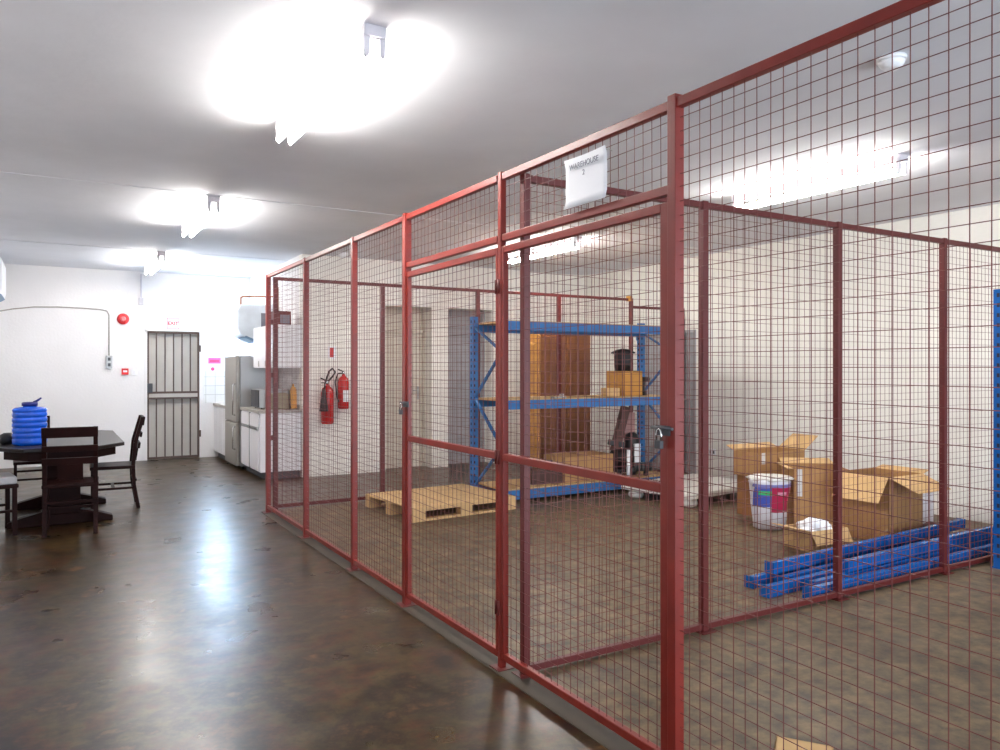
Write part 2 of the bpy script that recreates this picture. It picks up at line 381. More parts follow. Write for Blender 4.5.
# crossing fence, along X at Y=3.14
CY = 3.14
Cf = empty('cage_fence', (2.0,CY,0), label='red mesh fence crossing between the two cages, in front of the blue beams', cat='fence')
xs = [0, 1.205, 2.41, 3.63, 4.83, XR-2.0-.03]
for i,x in enumerate(xs): post(Cf, x, 0, FT-.02, .038 if i == 0 else .042, 'dkred')
for i in range(5):
    a, c = xs[i]+.022, xs[i+1]-.022
    MB().box(a,-.016,FT-.06,c,.016,FT-.025).build('top_rail', M['dkred'], Cf, .003)
    MB().box(a,-.016,.012,c,.016,.045).build('bottom_rail', M['dkred'], Cf, .003)
    b = MB(); grid(b, (a,0,0), (1,0,0), c-a, .03, FT-.05, seed=60+i); b.build('wire_mesh', M['wire'], Cf)
# end fence, along X at Y=8
EYf = 8.02
Ef = empty('cage_fence', (2.02,EYf,0), label='red mesh fence closing the far end of the cage behind the pallet and rack', cat='fence')
xs = [0, 1.19, 2.41, 3.60, 4.80, XR-2.02-.03]
for i,x in enumerate(xs): post(Ef, x, 0, FT-.02 if i < 5 else FT-.12, .045, 'dkred')
for i in range(5):
    a, c = xs[i]+.022, xs[i+1]-.022; dz = 0 if i < 4 else -.1
    MB().box(a,-.016,FT-.055+dz,c,.016,FT-.02+dz).build('top_rail', M['dkred'], Ef, .003)
    MB().box(a,-.016,.04,c,.016,.075).build('bottom_rail', M['dkred'], Ef, .003)
    b = MB(); grid(b, (a,0,0), (1,0,0), c-a, .06, FT-.05+dz, seed=80+i); b.build('wire_mesh', M['wire'], Ef)
MB().box(4.74,-.03,FT-.06,4.80,.03,FT+.01).build('corner_bracket', M['cupside'], Ef)
for z in (.75, 1.4, 1.95): MB().box(-.085,-.012,z,-.02,.012,z+.05).build('hinge', M['dkred'], Ef)

# paper sign
sg = empty('paper_sign', (FX-.028, 2.535, 2.285), label='white paper sheet reading WAREHOUSE 2 tied above the nearer gate', cat='sign')
b = MB(); n = 12
top, bot = [], []
k0 = b.bm
vs = [[None]*(7) for _ in range(n+1)]
for i in range(n+1):
    for j in range(7):
        y = .14-.28*i/n; z = -.105+.21*j/6
        x = -.004-.006*math.sin(i/n*math.pi)*(1-j/6) - (.01*(abs(i-n/2)/(n/2))**2 if j in (0,6) else 0)
        vs[i][j] = b.bm.verts.new((x, y, z))
for i in range(n):
    for j in range(6): f = b.bm.faces.new([vs[i][j], vs[i+1][j], vs[i+1][j+1], vs[i][j+1]]); f.smooth = True
o = b.build('sheet', M['paper'], sg); so = o.modifiers.new('thickness','SOLIDIFY'); so.thickness = .0012
text('lettering', 'WAREHOUSE\n2', .033, M['ink2'], sg, (-.0155, 0, .045), (R(90),0,R(-90)))
for y in (.13,-.13): MB().tube([(-.008,y,.09),(.012,y,.095),(.03,y,.09)], .002, 6).build('wire_tie', M['steel'], sg)

# ------------------------------------------------------------------ kitchen
def cab_door(b_, parent): pass
kc = empty('base_cabinet', (XK-.005, YE+.02, 0), label='white double-door kitchen base cabinet nearest the cage', cat='cabinet')
D, Wd = .55, 1.15
b = MB(); b.box(-D,0,.1,0,Wd,.89); b.build('body', M['offwhite'], kc, .002)
MB().box(-D+.06,.02,0,-.02,Wd-.02,.1).build('plinth', M['dkgrey'], kc)
for k in range(2):
    y0 = .07+k*(Wd-.07)/2; y1 = y0+(Wd-.07)/2-.04
    dr = MB().box(-D-.018,y0,.70,-D,y1,.87).build('drawer', M['offwhite'], kc, .002)
    MB().box(-D-.026,y0+.02,.685,-D-.002,y1-.02,.70).build('handle', M['steel'], dr)
    do = MB().box(-D-.018,y0,.12,-D,y1,.66).build('door', M['offwhite'], kc, .002)
    MB().box(-D-.026,y0+.02,.66,-D-.002,y1-.02,.672).build('handle', M['steel'], do)
MB().box(-D-.019,.07+(Wd-.07)/2-.032,.11,-D+.001,.07+(Wd-.07)/2-.008,.88).build('shadow_gap_strip', M['dkgrey'], kc)  # added dark strip, paints the shadow in the gap between the cabinet doors
tag(MB().box(XK-.005-D-.03, YE+.005, .89, XK-.002, YE+.03+Wd, .93).build('worktop', M['worktop'], None, .003), 'grey worktop on the near base cabinet, with microwave on it', 'worktop')
fr = empty('refrigerator', (2.35, 11.56, 0), label='tall silver two-door refrigerator between the kitchen cabinets', cat='refrigerator')
MB().box(.05,0,.05,.61,.82,1.68).build('body', M['fridge'], fr, .008)
for x in (.1,.55):
    for y in (.07,.75): MB().tube([(x,y,0),(x,y,.052)], .02, 10).build('foot', M['black'], fr)
d1 = MB().box(-.01,.0,.70,.045,.82,1.68).build('door', M['fridged'], fr, .012)
d2 = MB().box(-.01,.0,.06,.045,.82,.69).build('door', M['fridged'], fr, .012)
MB().tube([(-.01,.05,.80),(-.045,.05,.82),(-.045,.05,1.25),(-.01,.05,1.27)], .011, 8).build('handle', M['chrome'], d1)
MB().tube([(-.01,.05,.30),(-.045,.05,.32),(-.045,.05,.62),(-.01,.05,.64)], .011, 8).build('handle', M['chrome'], d2)
kf = empty('base_cabinet', (XK-.005, 12.42, 0), label='white kitchen base cabinet beyond the refrigerator in the far corner', cat='cabinet')
MB().box(-.57,0,.1,0,YF-12.42-.005,.87).build('body', M['offwhite'], kf, .002)
MB().box(-.52,.02,0,-.02,1.09,.1).build('plinth', M['dkgrey'], kf)
for k in range(3): MB().box(-.588,.015+k*.37,.12,-.57,.36+k*.37,.84).build('door', M['offwhite'], kf, .002)
tag(MB().box(XK-.605, 12.41, .87, XK-.002, YF-.002, .91).build('worktop', M['worktop'], None, .003), 'grey worktop in the far corner beyond the refrigerator', 'worktop')
struct(MB().box(DX1+.05, YF-.006, .91, XK-.002, YF, 1.45).build('trim_2', M['tiles']))
uc = empty('wall_cabinet', (XK-.002, YE+.02, 1.5), label='white wall cabinet hanging above the kitchen worktop', cat='cabinet')
MB().box(-.37,0,0,0,1.15,.59).build('body', M['offwhite'], uc, .002)
for k in range(3):
    do = MB().box(-.388,.005+k*.382,.005,-.37,.377+k*.382,.585).build('door', M['offwhite'], uc, .002)
    MB().box(-.396,.03+k*.382,.02,-.386,.045+k*.382,.1).build('handle', M['steel'], do)
mw = empty('microwave_oven', (XK-.30, 10.98, .93), label='silver microwave oven on the worktop beside the refrigerator', cat='microwave')
MB().box(-.18,-.22,.015,.22,.22,.27).build('case', M['fridge'], mw, .005)
for x in (-.14,.18):
    for y in (-.18,.18): MB().tube([(x,y,0),(x,y,.016)], .012, 8).build('foot', M['black'], mw)
MB().box(-.196,-.08,.025,-.18,.215,.26).build('door', M['dkgrey'], mw, .003)
MB().box(-.194,-.215,.025,-.18,-.09,.26).build('control_panel', M['dkgrey'], mw, .003)
bx = tag(MB().box(-.12,-.1,0,.14,.1,.22).build('bread_bin', M['bin'], None, .02, (XK-.27, 10.62, .93)), 'greyish green bread bin on the near end of the worktop', 'bread bin')
cb = tag(MB().prism([(-.04,0),(.04,0),(.04,.26),(.03,.29),(.015,.30),(.012,.34),(-.012,.34),(-.015,.30),(-.03,.29),(-.04,.26)], -.012, .012, None, Matrix.Rotation(R(84),4,'X')).build('chopping_board', M['cupside'], None, .003, (XK-.09, YE+.09, .942)), 'wooden chopping board standing on the worktop against the wall corner', 'chopping board')
pb = empty('carton', (2.74, YE+.24, 2.09), .1, label='dark printed carton lying on top of the white wall cabinet', cat='box')
MB().box(-.11,-.12,0,.10,.12,.19).build('body', M['dkred'], pb, .003)
MB().box(-.05,-.1225,.02,.08,-.12,.14).build('printed_panel', M['ink'], pb)
wh = empty('water_heater', (XK, 11.95, 1.90), label='white water heater with pipes high above the refrigerator', cat='water heater')
prof = [(0,0),(-.36,0),(-.56,.10),(-.60,.18),(-.60,.46),(-.55,.54),(-.08,.56),(0,.56)]
Mx = Matrix(((1,0,0,0),(0,0,1,0),(0,1,0,0),(0,0,0,1)))
MB().prism(prof, -.35, .4, None, Mx).build('body', M['heater'], wh, .015)
MB().prism([(-.03,-.004),(-.34,-.02),(-.50,.055),(-.48,.08),(-.34,.02),(-.03,.02)], -.352, .1, None, Mx).build('base_tray', M['hblue'], wh)
MB().box(-.26,-.362,.12,-.14,-.35,.42).build('vent_panel', M['ink'], wh)
MB().tube([(-.5,-.1,.54),(-.5,-.1,.66),(-.47,-.1,.68),(-.03,-.3,.68),(-.02,-.3,.68)], .014, 8).build('pipe', M['copper'], wh)
MB().tube([(-.02,-.38,.82),(-.03,-.38,.1)], .013, 8).build('pipe', M['copper'], wh)
# ------------------------------------------------------------------ far wall fittings
def PX(u, Y=YF):       # X on the plane Y=const seen at photo column u (used only to read positions off the photo)
    t = (u-500)/760; f = Y/(.8607-.509*t); return f*(.509+.8607*t)
def PZ(v, u, Y=YF):
    t = (u-500)/760; f = Y/(.8607-.509*t); return 1.5+(368-v)/760*f
al = empty('alarm_sounder', (PX(123), YF, PZ(319,123)), label='round red fire alarm sounder on the far wall', cat='alarm')
Ry = Matrix.Rotation(R(90),4,'X')
MB().lathe([(.088,0),(.088,.03),(.07,.045),(.055,.05)], m=None, M4=Ry).build('housing', M['redsign'], al)
MB().lathe([(.04,.045),(.04,.065),(.02,.075)], M4=Ry).build('lens', M['palered'], al)
ex = empty('exit_sign', (PX(173), YF, PZ(323.5,173)), label='white sign with red EXIT lettering above the barred gate', cat='sign')
MB().box(-.095,-.008,-.09,.095,0,.09).build('sign_board', M['paper'], ex)
b = MB(); b.box(-.093,-.010,.078,.093,-.008,.088); b.box(-.093,-.010,-.088,.093,-.008,-.078); b.box(-.093,-.010,-.08,-.083,-.008,.08); b.box(.083,-.010,-.08,.093,-.008,.08)
b.build('border', M['paleline'], ex)
text('lettering', 'EXIT', .078, M['redink'], ex, (0,-.0095,0), (R(90),0,0), .001, .0025)
cp = empty('fire_call_point', (PX(125), YF, PZ(371.5,125)), label='small red square fire call point on the far wall', cat='call point')
MB().box(-.05,-.04,-.05,.05,0,.05).build('housing', M['redsign'], cp, .005)
MB().box(-.03,-.043,-.012,.03,-.04,.018).build('glass', M['paper'], cp)
sw = empty('light_switch', (PX(134), YF, PZ(372.5,134)), label='white light switch just right of the red call point', cat='switch')
MB().box(-.045,-.012,-.045,.045,0,.045).build('plate', M['white'], sw, .003)
MB().box(-.01,-.02,-.02,.01,-.012,.02).build('rocker', M['offwhite'], sw)
sb = empty('isolator_switch', (PX(109), YF, PZ(362,109)), label='grey surface isolator box at the lower end of the wall cable', cat='switch')
MB().box(-.045,-.05,-.10,.045,0,.10).build('housing', M['steel'], sb, .005)
for z in (-.045,.045): MB().box(-.02,-.06,z-.025,.02,-.05,z+.025).build('rocker', M['dkgrey'], sb)
pts = [(XL+.01,YF-.012,PZ(311,0)+.02)]+[(PX(u),YF-.012,PZ(v,u)) for u,v in [(0,311),(12,309),(34,307),(57,307),(80,308),(100,309.5),(107,311),(109,315),(109,357)]]
tag(MB().tube(pts, .009, 6).build('cable', M['worktop']), 'thin grey cable looping across the far wall to the isolator', 'cable')
ld = empty('cable_conduit', (PX(141), YF-.012, 0), label='thin vertical white conduit and box under the farthest ceiling lamp', cat='conduit')
MB().box(-.012,-.012,PZ(298,141),.012,.012,H-.05).build('channel', M['batten'], ld)
MB().box(-.035,-.02,PZ(305,141),.035,.012,PZ(298,141)).build('junction_box', M['batten'], ld, .003)
n1 = empty('notice', (PX(214.5), YF-.002, PZ(366,214)), label='white wall notice with a pink header right of the barred gate', cat='notice')
MB().box(-.10,-.003,-.13,.10,0,.14).build('sheet', M['paper'], n1)
MB().box(-.10,-.005,.04,.10,-.003,.14).build('header', M['pink'], n1)
MB().box(-.075,-.006,.07,.075,-.005,.10).build('printed_line', M['pinkd'], n1)
MB().lathe([(.03,0),(.03,.003)], c=(-.03,-.05,.004), n=16, M4=Ry).build('emblem', M['pinkd'], n1)
# ceiling discs
for (x,y,lab) in [(3.66,2.30,'round white smoke detector on the ceiling above the nearest cage'), (3.44,10.0,'round white smoke detector on the ceiling near the far end of the cage')]:
    zc = H if y < 7 else H-.006
    s_ = empty('smoke_detector', (x,y,zc-.06), label=lab, cat='smoke detector')
    MB().lathe([(.035,0),(.05,.012),(.062,.03),(.062,.04)]).build('chamber', M['white'], s_)
    MB().lathe([(.07,.04),(.07,.06)]).build('base', M['white'], s_)
# air conditioner on the left wall
ac = empty('air_conditioner', (XL+.002, 12.45, 2.43), label='white air conditioning unit high on the left edge of the room', cat='air conditioner')
MB().prism([(0,0),(.32,0),(.385,.05),(.40,.12),(.40,.5),(.36,.55),(0,.55)], -.5, .5, None, Mx).build('body', M['white'], ac, .012)
MB().prism([(.03,-.006),(.31,-.006),(.39,.045),(.36,.06),(.31,.02),(.03,.02)], -.49, .49, None, Mx).build('louvre', M['hblue'], ac)

# ------------------------------------------------------------------ extinguishers
def extinguisher(x, z, s, label, big):
    e = empty('fire_extinguisher', (x, YE-.10*s-.01, z), label=label, cat='fire extinguisher'); r = .082*s; h = .5*s
    MB().lathe([(r*.85,0),(r,.02),(r,h*.8),(r*.85,h*.92),(r*.35,h),(r*.3,h+.02)]).build('cylinder', M['reds2'], e)
    MB().tube([(0,0,h+.01),(0,0,h+.07*s)], .018*s, 10).build('valve', M['chrome'], e)
    b = MB(); b.bar((0.01,0,h+.06*s),(-.09*s,0,h+.10*s),.018*s); b.bar((0.01,0,h+.035*s),(-.08*s,0,h+.04*s),.014*s); b.build('lever', M['black'], e)
    if big:
        pts = [(.0,0,h+.05),(.07,-.02,h+.13),(.10,-.04,h+.19),(.05,-.06,h+.24),(.0,-.08,h+.20),(-.05,-.10,h+.08),(-.08,-.11,h-.06)]
        MB().tube(pts, .013, 8).build('hose', M['black'], e)
        MB().lathe([(.022,.0),(.03,-.08),(.062,-.30),(.058,-.305)], c=(-.085,-.11,h-.04)).build('horn', M['black'], e)
    else:
        pts = [(0,0,h+.04),(-.09,-.02,h+.03),(-.13,-.03,h-.08),(-.11,-.05,.16),(-.085,-.06,.1)]
        MB().tube(pts, .011, 8).build('hose', M['black'], e)
        MB().box(-.03,-r-.003,.1,.05,-r+.02,.26).build('label_panel', M['offwhite'], e)
    MB().box(-.03,r-.005,h*.4,.03,.10*s+.01,h*.9).build('wall_bracket', M['dkgrey'], e)
extinguisher(PX(327,YE-.1), .73, 1.05, 'larger red fire extinguisher with black horn on the end wall', True)
extinguisher(PX(343.5,YE-.1), .93, .92, 'smaller red fire extinguisher with a white label on the end wall', False)
fs = empty('fire_sign', (PX(332,YE), YE, PZ(352.5,332,YE)), label='small red and white sign above the two fire extinguishers', cat='sign')
MB().box(-.06,-.004,-.085,.06,0,.085).build('sign_board', M['paper'], fs)
MB().box(-.03,-.007,-.065,.02,-.004,.065).build('pictogram', M['redsign'], fs)
so_ = empty('wall_socket', (XR, 7.47, .35), label='small white wall socket with dark holes left of the cartons', cat='socket')
MB().box(-.012,-.06,-.045,0,.06,.045).build('plate', M['white'], so_, .003)
for y in (-.03,.03): MB().box(-.016,y-.012,-.02,-.012,y+.012,.02).build('outlet', M['dkgrey'], so_)

# ------------------------------------------------------------------ dining set
T = empty('dining_table', (.09, 9.08, 0), label='long dark wooden table with clipped corners and two pedestals', cat='table')
hx, y0, y1 = .54, -1.02, 1.02
poly = [(-hx+.24,y0),(hx-.24,y0),(hx,y0+.3),(hx,y1-.14),(hx-.12,y1),(-hx+.12,y1),(-hx,y1-.14),(-hx,y0+.3)]
MB().prism(poly, .735, .77).build('tabletop', M['woodtop'], T, .006)
ip = [(x*.86,y*.93) for x,y in poly]; MB().prism(ip, .65, .735).build('apron', M['wood'], T)
for y in (-.62,.45):
    MB().prism([(-.16,y-.07),(.16,y-.07),(.16,y+.07),(-.16,y+.07)], .1, .65).build('pedestal', M['wood'], T, .01)
    MB().prism([(-.44,0),(-.44,.05),(-.36,.08),(-.1,.15),(.1,.15),(.36,.08),(.44,.05),(.44,0)], y-.06, y+.06, None, Mx).build('foot', M['wood'], T, .008)
MB().box(-.03,-.55,.28,.03,.4,.36).build('stretcher', M['wood'], T, .005)
def chair(name, loc, rz, label, pad=False):
    c = empty(name, loc, rz, label=label, cat='chair', group=None)
    w, d, hgt = .22, .21, .97
    MB().box(-w-.005,-d,.425,w+.005,d+.01,.46).build('seat', M['wood'], c, .008)
    if pad: MB().box(-w+.01,-d+.03,.46,w-.01,d,.525).build('seat_pad', M['cushion'], c, .012)
    for s in (-1,1): MB().bar((s*(w-.02),d-.02,0),(s*(w-.02),d-.02,.43),.038).build('leg', M['wood'], c, .003)
    for s in (-1,1):
        b = MB(); P = [(s*(w-.02),-d-.03,0),(s*(w-.02),-d+.012,.25),(s*(w-.02),-d+.02,.46),(s*(w-.02),-d-.0,.7),(s*(w-.02),-d-.075,hgt)]
        for p,q in zip(P[:-1],P[1:]): b.bar(p,q,.036,.036)
        b.build('rear_post', M['wood'], c)
    bk = lambda z: -d-.075*max(0,(z-.5))/.47
    b = MB(); zs = [(.885,.975),(.76,.81),(.64,.70)]
    for a,z in zs: b.slab([(-w+.0,bk(a),a),(w-.0,bk(a),a),(w-.0,bk(z),z),(-w+.0,bk(z),z)], .022)
    b.build('backrest_slats', M['wood'], c, .002)
    MB().slab([(-.10,bk(.5),.5),(.10,bk(.5),.5),(.10,bk(.66),.66),(-.10,bk(.66),.66)], .016).build('back_splat', M['wood'], c)
    for s in (-1,1):
        MB().bar((s*(w-.02),-d+.0,.22),(s*(w-.02),d-.02,.22),.022,.03).build('side_rail', M['wood'], c)
    MB().bar((-w+.02,0,.22),(w-.02,0,.22),.022,.03).build('cross_rail', M['wood'], c)
    MB().bar((-w+.02,-d+.005,.30),(w-.02,-d+.005,.30),.022,.04).build('rear_rail', M['wood'], c)
    return c
chair('dining_chair', (.165, 8.05, 0), R(-3), 'dark wooden chair with its back to the camera at the near table end')
chair('dining_chair', (.58, 9.22, 0), R(88), 'dark wooden chair seen side-on at the right side of the table')
chair('dining_chair', (-.50, 8.25, 0), R(-80), 'dark chair with pale seat pad cut off by the left edge', pad=True)
c4 = chair('dining_chair', (-.18, 10.36, 0), R(182), 'dark wooden chair at the far end of the table behind the blue bottle'); c4.scale = (.84,1,.95)
# blue water container
wb = empty('water_container', (-.17, 8.50, .77), R(12), label='big ribbed bright blue water container standing on the dark table', cat='container')
prof = [(.135,0),(.155,.012)]
for i in range(6):
    z = .03+i*.049; prof += [(.158,z),(.158,z+.028),(.152,z+.034),(.152,z+.042)]
prof += [(.158,.325),(.153,.345),(.13,.356),(.062,.362),(.06,.385)]
MB().lathe(prof, n=32, sx=.92, sy=.88).build('bottle', M['blueplastic'], wb)
MB().lathe([(.067,.37),(.067,.40),(.055,.407)], n=24).build('cap', M['blueplasticd'], wb)
MB().tube([(.03,0,.40),(.06,-.005,.417),(.095,-.01,.445)], [.012,.011,.008], 8).build('spout', M['blueplasticd'], wb)
hm = tag(MB().lathe([(.05,0),(.065,.02),(.07,.05),(.06,.085),(.03,.105)], n=20).build('sugar_pot', M['black'], None, 0, (-.36, 8.72, .77)), 'small black round pot on the table at the left edge', 'pot')

# ------------------------------------------------------------------ pallet
pl = empty('wooden_pallet', (3.02, 6.76, 0), R(5), label='light wooden pallet lying empty on the cage floor', cat='pallet')
PW, PD = 1.24, 1.05
for i in range(8):
    x = i*(PW-.148)/7; MB().box(x,0,.122,x+.148,PD,.142).build('deck_board', M['pallet'], pl, .002)
for y in (0,PD/2-.05,PD-.1):
    MB().box(0,y,.1,PW,y+.1,.122).build('stringer_board', M['pallet'], pl, .002)
    for x in (0,PW/2-.07,PW-.14): MB().box(x,y,.02,x+.14,y+.1,.1).build('block', M['pallet'], pl, .002)
    MB().box(0,y,0,PW,y+.1,.02).build('bottom_board', M['pallet'], pl, .002)

# ------------------------------------------------------------------ blue racking
def upright(x, y, z1, m, holes_face=1):
    b = MB(); b.box(x-.04,y-.035,0,x+.04,y+.035,z1,M[m])
    z = .08
    while z < z1-.05:
        for sx in (-1,1): b.box(x-.022,y+.0345*sx-.002,z,x-.006,y+.0345*sx+.002,z+.03,M['hole'])
        for sx in (-1,1): b.box(x+.0395*sx-.002,y-.01,z,x+.0395*sx+.002,y+.01,z+.03,M['hole'])
        z += .075
    return b
def rack(loc, W, Dp, hts, z1, label, m, deck=True):
    r = empty('storage_rack', loc, label=label, cat='rack')
    for x in (.04, W-.04):
        for y in (.035, Dp-.035):
            o = upright(x, y, z1, m).build('upright', M[m], r)
            MB().box(x-.055,y-.05,0,x+.055,y+.05,.006).build('foot_plate', M[m], o)
        lv = [.12, .62, 1.15, 1.68, z1-.12]
        for k in range(len(lv)-1):
            ya, yb = (.05, Dp-.05) if k % 2 else (Dp-.05, .05)
            MB().bar((x,ya,lv[k]),(x,yb,lv[k+1]),.018,.035).build('brace', M[m], r)
        for z in (.1,): MB().bar((x,.06,z),(x,Dp-.06,z),.02,.04).build('brace', M[m], r)
    for z in hts:
        for y in (-.012, Dp-.038):
            b = MB().box(.09,y,z-.10,W-.09,y+.045,z)
            o = b.build('beam', M[m], r, .004)
            for x in (.045, W-.085):
                MB().box(x,y-.006 if y<0 else y+.04,z-.15,x+.04,(y if y<0 else y+.05),z+.04).build('beam_connector', M[m], o)
        if deck:
            MB().box(.09,.035,z-.012,W-.09,Dp-.04,z+.012).build('deck_board', M['ply'], r)
    return r
RX, RY = 4.25, 7.165
rack((RX,RY,0), 2.64, .72, (.14,1.14,2.02), 2.1, 'blue steel rack with three plywood shelves inside the farther cage', 'rackblue')
rack((6.10, 2.18, 0), 1.6, .85, (.2,1.1,2.0), 2.09, 'blue perforated steel rack upright at the right edge of the nearest cage', 'beamblue')

# things on and around the rack
cu = empty('cupboard', (5.72, 8.62, 0), label='tall brown wooden cupboard with yellowish side behind the blue rack', cat='cupboard')
MB().box(0,.0,.08,.86,.42,2.05).build('body', M['cupside'], cu, .003)
MB().box(.02,.02,0,.84,.40,.08).build('plinth', M['wood'], cu)
for k in range(2):
    do = MB().box(.01+k*.425,-.02,.10,.425+k*.425,0,2.03).build('door', M['cupboard'], cu, .002)
    MB().tube([(.38+k*.09,-.045,1.0),(.38+k*.09,-.02,1.0)], .012, 8).build('knob', M['dkgrey'], do)

def carton(name, loc, rz, w, d, h, label, m='card', flaps=(), closed=False, tape=True, group=None):
    """open-topped cardboard box centred on loc; flaps = list of (side, length, angle_from_up)"""
    c = empty(name, loc, rz, label=label, cat='box', group=group); t = .006
    b = MB(); b.box(-w/2,-d/2,0,w/2,d/2,t); b.box(-w/2,-d/2,0,w/2,-d/2+t,h); b.box(-w/2,d/2-t,0,w/2,d/2,h); b.box(-w/2,-d/2,0,-w/2+t,d/2,h); b.box(w/2-t,-d/2,0,w/2,d/2,h)
    if closed: b.box(-w/2,-d/2,h-t,w/2,d/2,h)
    b.build('body', M[m], c, .001)
    for side, ln, an in flaps:
        a = R(an); s, u = math.sin(a)*ln, math.cos(a)*ln
        P = {'-y':[(-w/2,-d/2,h),(w/2,-d/2,h),(w/2-.01,-d/2-s,h+u),(-w/2+.01,-d/2-s,h+u)], '+y':[(-w/2,d/2,h),(w/2,d/2,h),(w/2-.01,d/2+s,h+u),(-w/2+.01,d/2+s,h+u)],
             '-x':[(-w/2,-d/2,h),(-w/2,d/2,h),(-w/2-s,d/2-.01,h+u),(-w/2-s,-d/2+.01,h+u)], '+x':[(w/2,-d/2,h),(w/2,d/2,h),(w/2+s,d/2-.01,h+u),(w/2+s,-d/2+.01,h+u)]}[side]
        MB().slab(P, .005).build('flap', M['card2'], c)
    if tape: MB().box(-w/2+.03,-d/2-.002,h*.55,-w/2+.08,-d/2,h).build('tape', M['tape'], c)
    return c
carton('carton', (6.27,7.50,1.152), R(8), .34,.30,.31, 'stained brown carton on the middle rack shelf under a black tub', 'cupside', closed=True, tape=False)
tb = empty('tool_case', (6.25,7.50,1.464), label='black domed tub with a wide rim on top of the shelf carton', cat='tub')
MB().lathe([(.10,0),(.12,.18),(.10,.22)], n=20).build('tub', M['black'], tb)
MB().lathe([(.15,.22),(.155,.235),(.08,.27),(.02,.28)], n=20).build('lid', M['black'], tb)
tb.name = 'plastic_tub'
carton('carton', (5.98,7.42,1.152), R(-12), .18,.16,.10, 'small open carton on the middle rack shelf left of the stained carton', 'card2', tape=False)
cl = empty('power_drill', (6.60,7.48,1.152), R(30), label='black hand power tool on the middle rack shelf at its right end', cat='power tool')
MB().tube([(-.13,0,.20),(.09,0,.20),(.12,0,.20)], [.035,.035,.015], 12).build('motor_housing', M['black'], cl)
MB().bar((-.06,0,.19),(-.09,0,.05),.04,.035).build('grip', M['dkgrey'], cl)
MB().box(-.14,-.035,0,-.04,.035,.06).build('battery_pack', M['black'], cl, .004)
MB().tube([(.12,0,.20),(.22,0,.20)], .006, 8).build('drill_bit', M['steel'], cl)
sp = empty('hand_clamp', (5.05,7.20,1.152), R(15), label='small steel bracket lying on the left half of the middle shelf', cat='bracket')
MB().box(-.12,-.03,0,.10,.03,.018).build('plate', M['steel'], sp, .003); MB().box(.04,-.03,.018,.06,.03,.05).build('lip', M['chrome'], sp); sp.name = 'steel_bracket'
carton('carton', (5.55,7.50,.152), R(3), .75,.42,.30, 'long pale carton on the bottom rack deck in front of the cupboard', 'card', closed=True, tape=False)
tag(MB().tube([(6.08,7.20,.152),(6.10,7.22,.50)], .022, 10).build('white_tube', M['white']), 'short white plastic tube standing on the bottom rack deck', 'tube')
bk = empty('tool_box', (4.98,7.45,.152), R(-6), label='dark brown open-handled box at the left of the bottom rack deck', cat='box')
MB().prism([(-.2,-.13),(.2,-.13),(.17,.13),(-.17,.13)], 0, .17).build('body', M['brown'], bk, .006)
MB().tube([(-.15,0,.165),(-.13,0,.25),(.13,0,.25),(.15,0,.165)], .012, 8).build('handle', M['dkgrey'], bk)
# small machine (brown motor on a frame) on the bottom deck
mc = empty('compressor_machine', (6.28,7.46,.152), R(-10), label='dark brown and black motor machine on the bottom rack deck, right end', cat='machine')
MB().box(-.26,-.20,.06,.24,.18,.10).build('base_frame', M['engine'], mc, .006)
for x in (-.2,.18):
    for y in (-.15,.13): MB().tube([(x,y,0),(x,y,.062)], .03, 10).build('foot', M['black'], mc)
MB().tube([(-.20,-.02,.22),(.12,-.02,.22)], [.12,.12], 16).build('motor', M['engine'], mc)
MB().lathe([(.09,.30),(.10,.36),(.08,.50),(.03,.53)], c=(.08,.02,0)).build('filter_housing', M['black'], mc)
b = MB(); b.bar((-.18,.0,.30),(-.02,.0,.86),.10,.10); b.build('inclined_column', M['brown'], mc, .01)
MB().bar((-.26,.02,.42),(-.06,-.04,.38),.07,.07).build('side_motor', M['black'], mc, .01)
MB().box(-.02,.08,.45,.16,.10,.78).build('guard_panel', M['pinkgrey'], mc, .004)
MB().box(.02,-.155,.14,.10,-.13,.40).build('data_plate', M['offwhite'], mc)
MB().tube([(-.05,-.2,.12),(-.05,-.2,.03)], .05, 14).build('wheel', M['black'], mc)
b = MB()
for k in range(5): b.box(-.02+k*.055,-.21,.10,.02+k*.055,-.15,.17)
b.build('connector_block', M['dkgrey'], mc)

# ------------------------------------------------------------------ cartons by the right wall
mt = empty('wrapped_board_stack', (5.86,5.92,0), R(8), label='flat white plastic-wrapped slab on blocks beside the cartons', cat='wrapped panel')
MB().box(0,0,.09,1.35,1.0,.155).build('board', M['wrap'], mt, .012)
for x,y in [(0.02,.02),(1.1,.02),(.02,.78)]: MB().lathe([(.07,0),(.09,.03),(.085,.07),(.06,.092)], c=(x+.1,y+.09,0), n=14, jag=.08).build('support_bundle', M['wrap'], mt)
carton('carton', (6.40,5.36,0), R(2), .60,.30,.40, 'lower brown carton of the stacked pair by the wall', 'card3', closed=True, tape=True)
carton('carton', (6.40,5.35,.402), R(-1), .67,.34,.25, 'upper open carton with raised flaps on the stacked pair', 'card', flaps=[('+x',.26,58),('+y',.12,70)], tape=True)
carton('carton', (6.28,4.72,0), R(-38), .50,.46,.56, 'tall brown carton in the middle of the carton cluster', 'card', flaps=[('+y',.16,78),('-x',.05,88)], tape=True)
br_ = carton('carton', (6.37,4.10,0), 0, .50,.46,.57, 'large open carton with wide drooping flaps nearest the blue beams', 'card', flaps=[('-x',.25,148),('-y',.27,112),('+x',.12,78)], tape=False)
oc = carton('carton', (5.53,4.15,0), R(-6), .42,.30,.17, 'low open carton filled with crumpled white paper', 'card2', flaps=[('-x',.16,78),('-y',.12,150)], tape=False)
pp = MB()
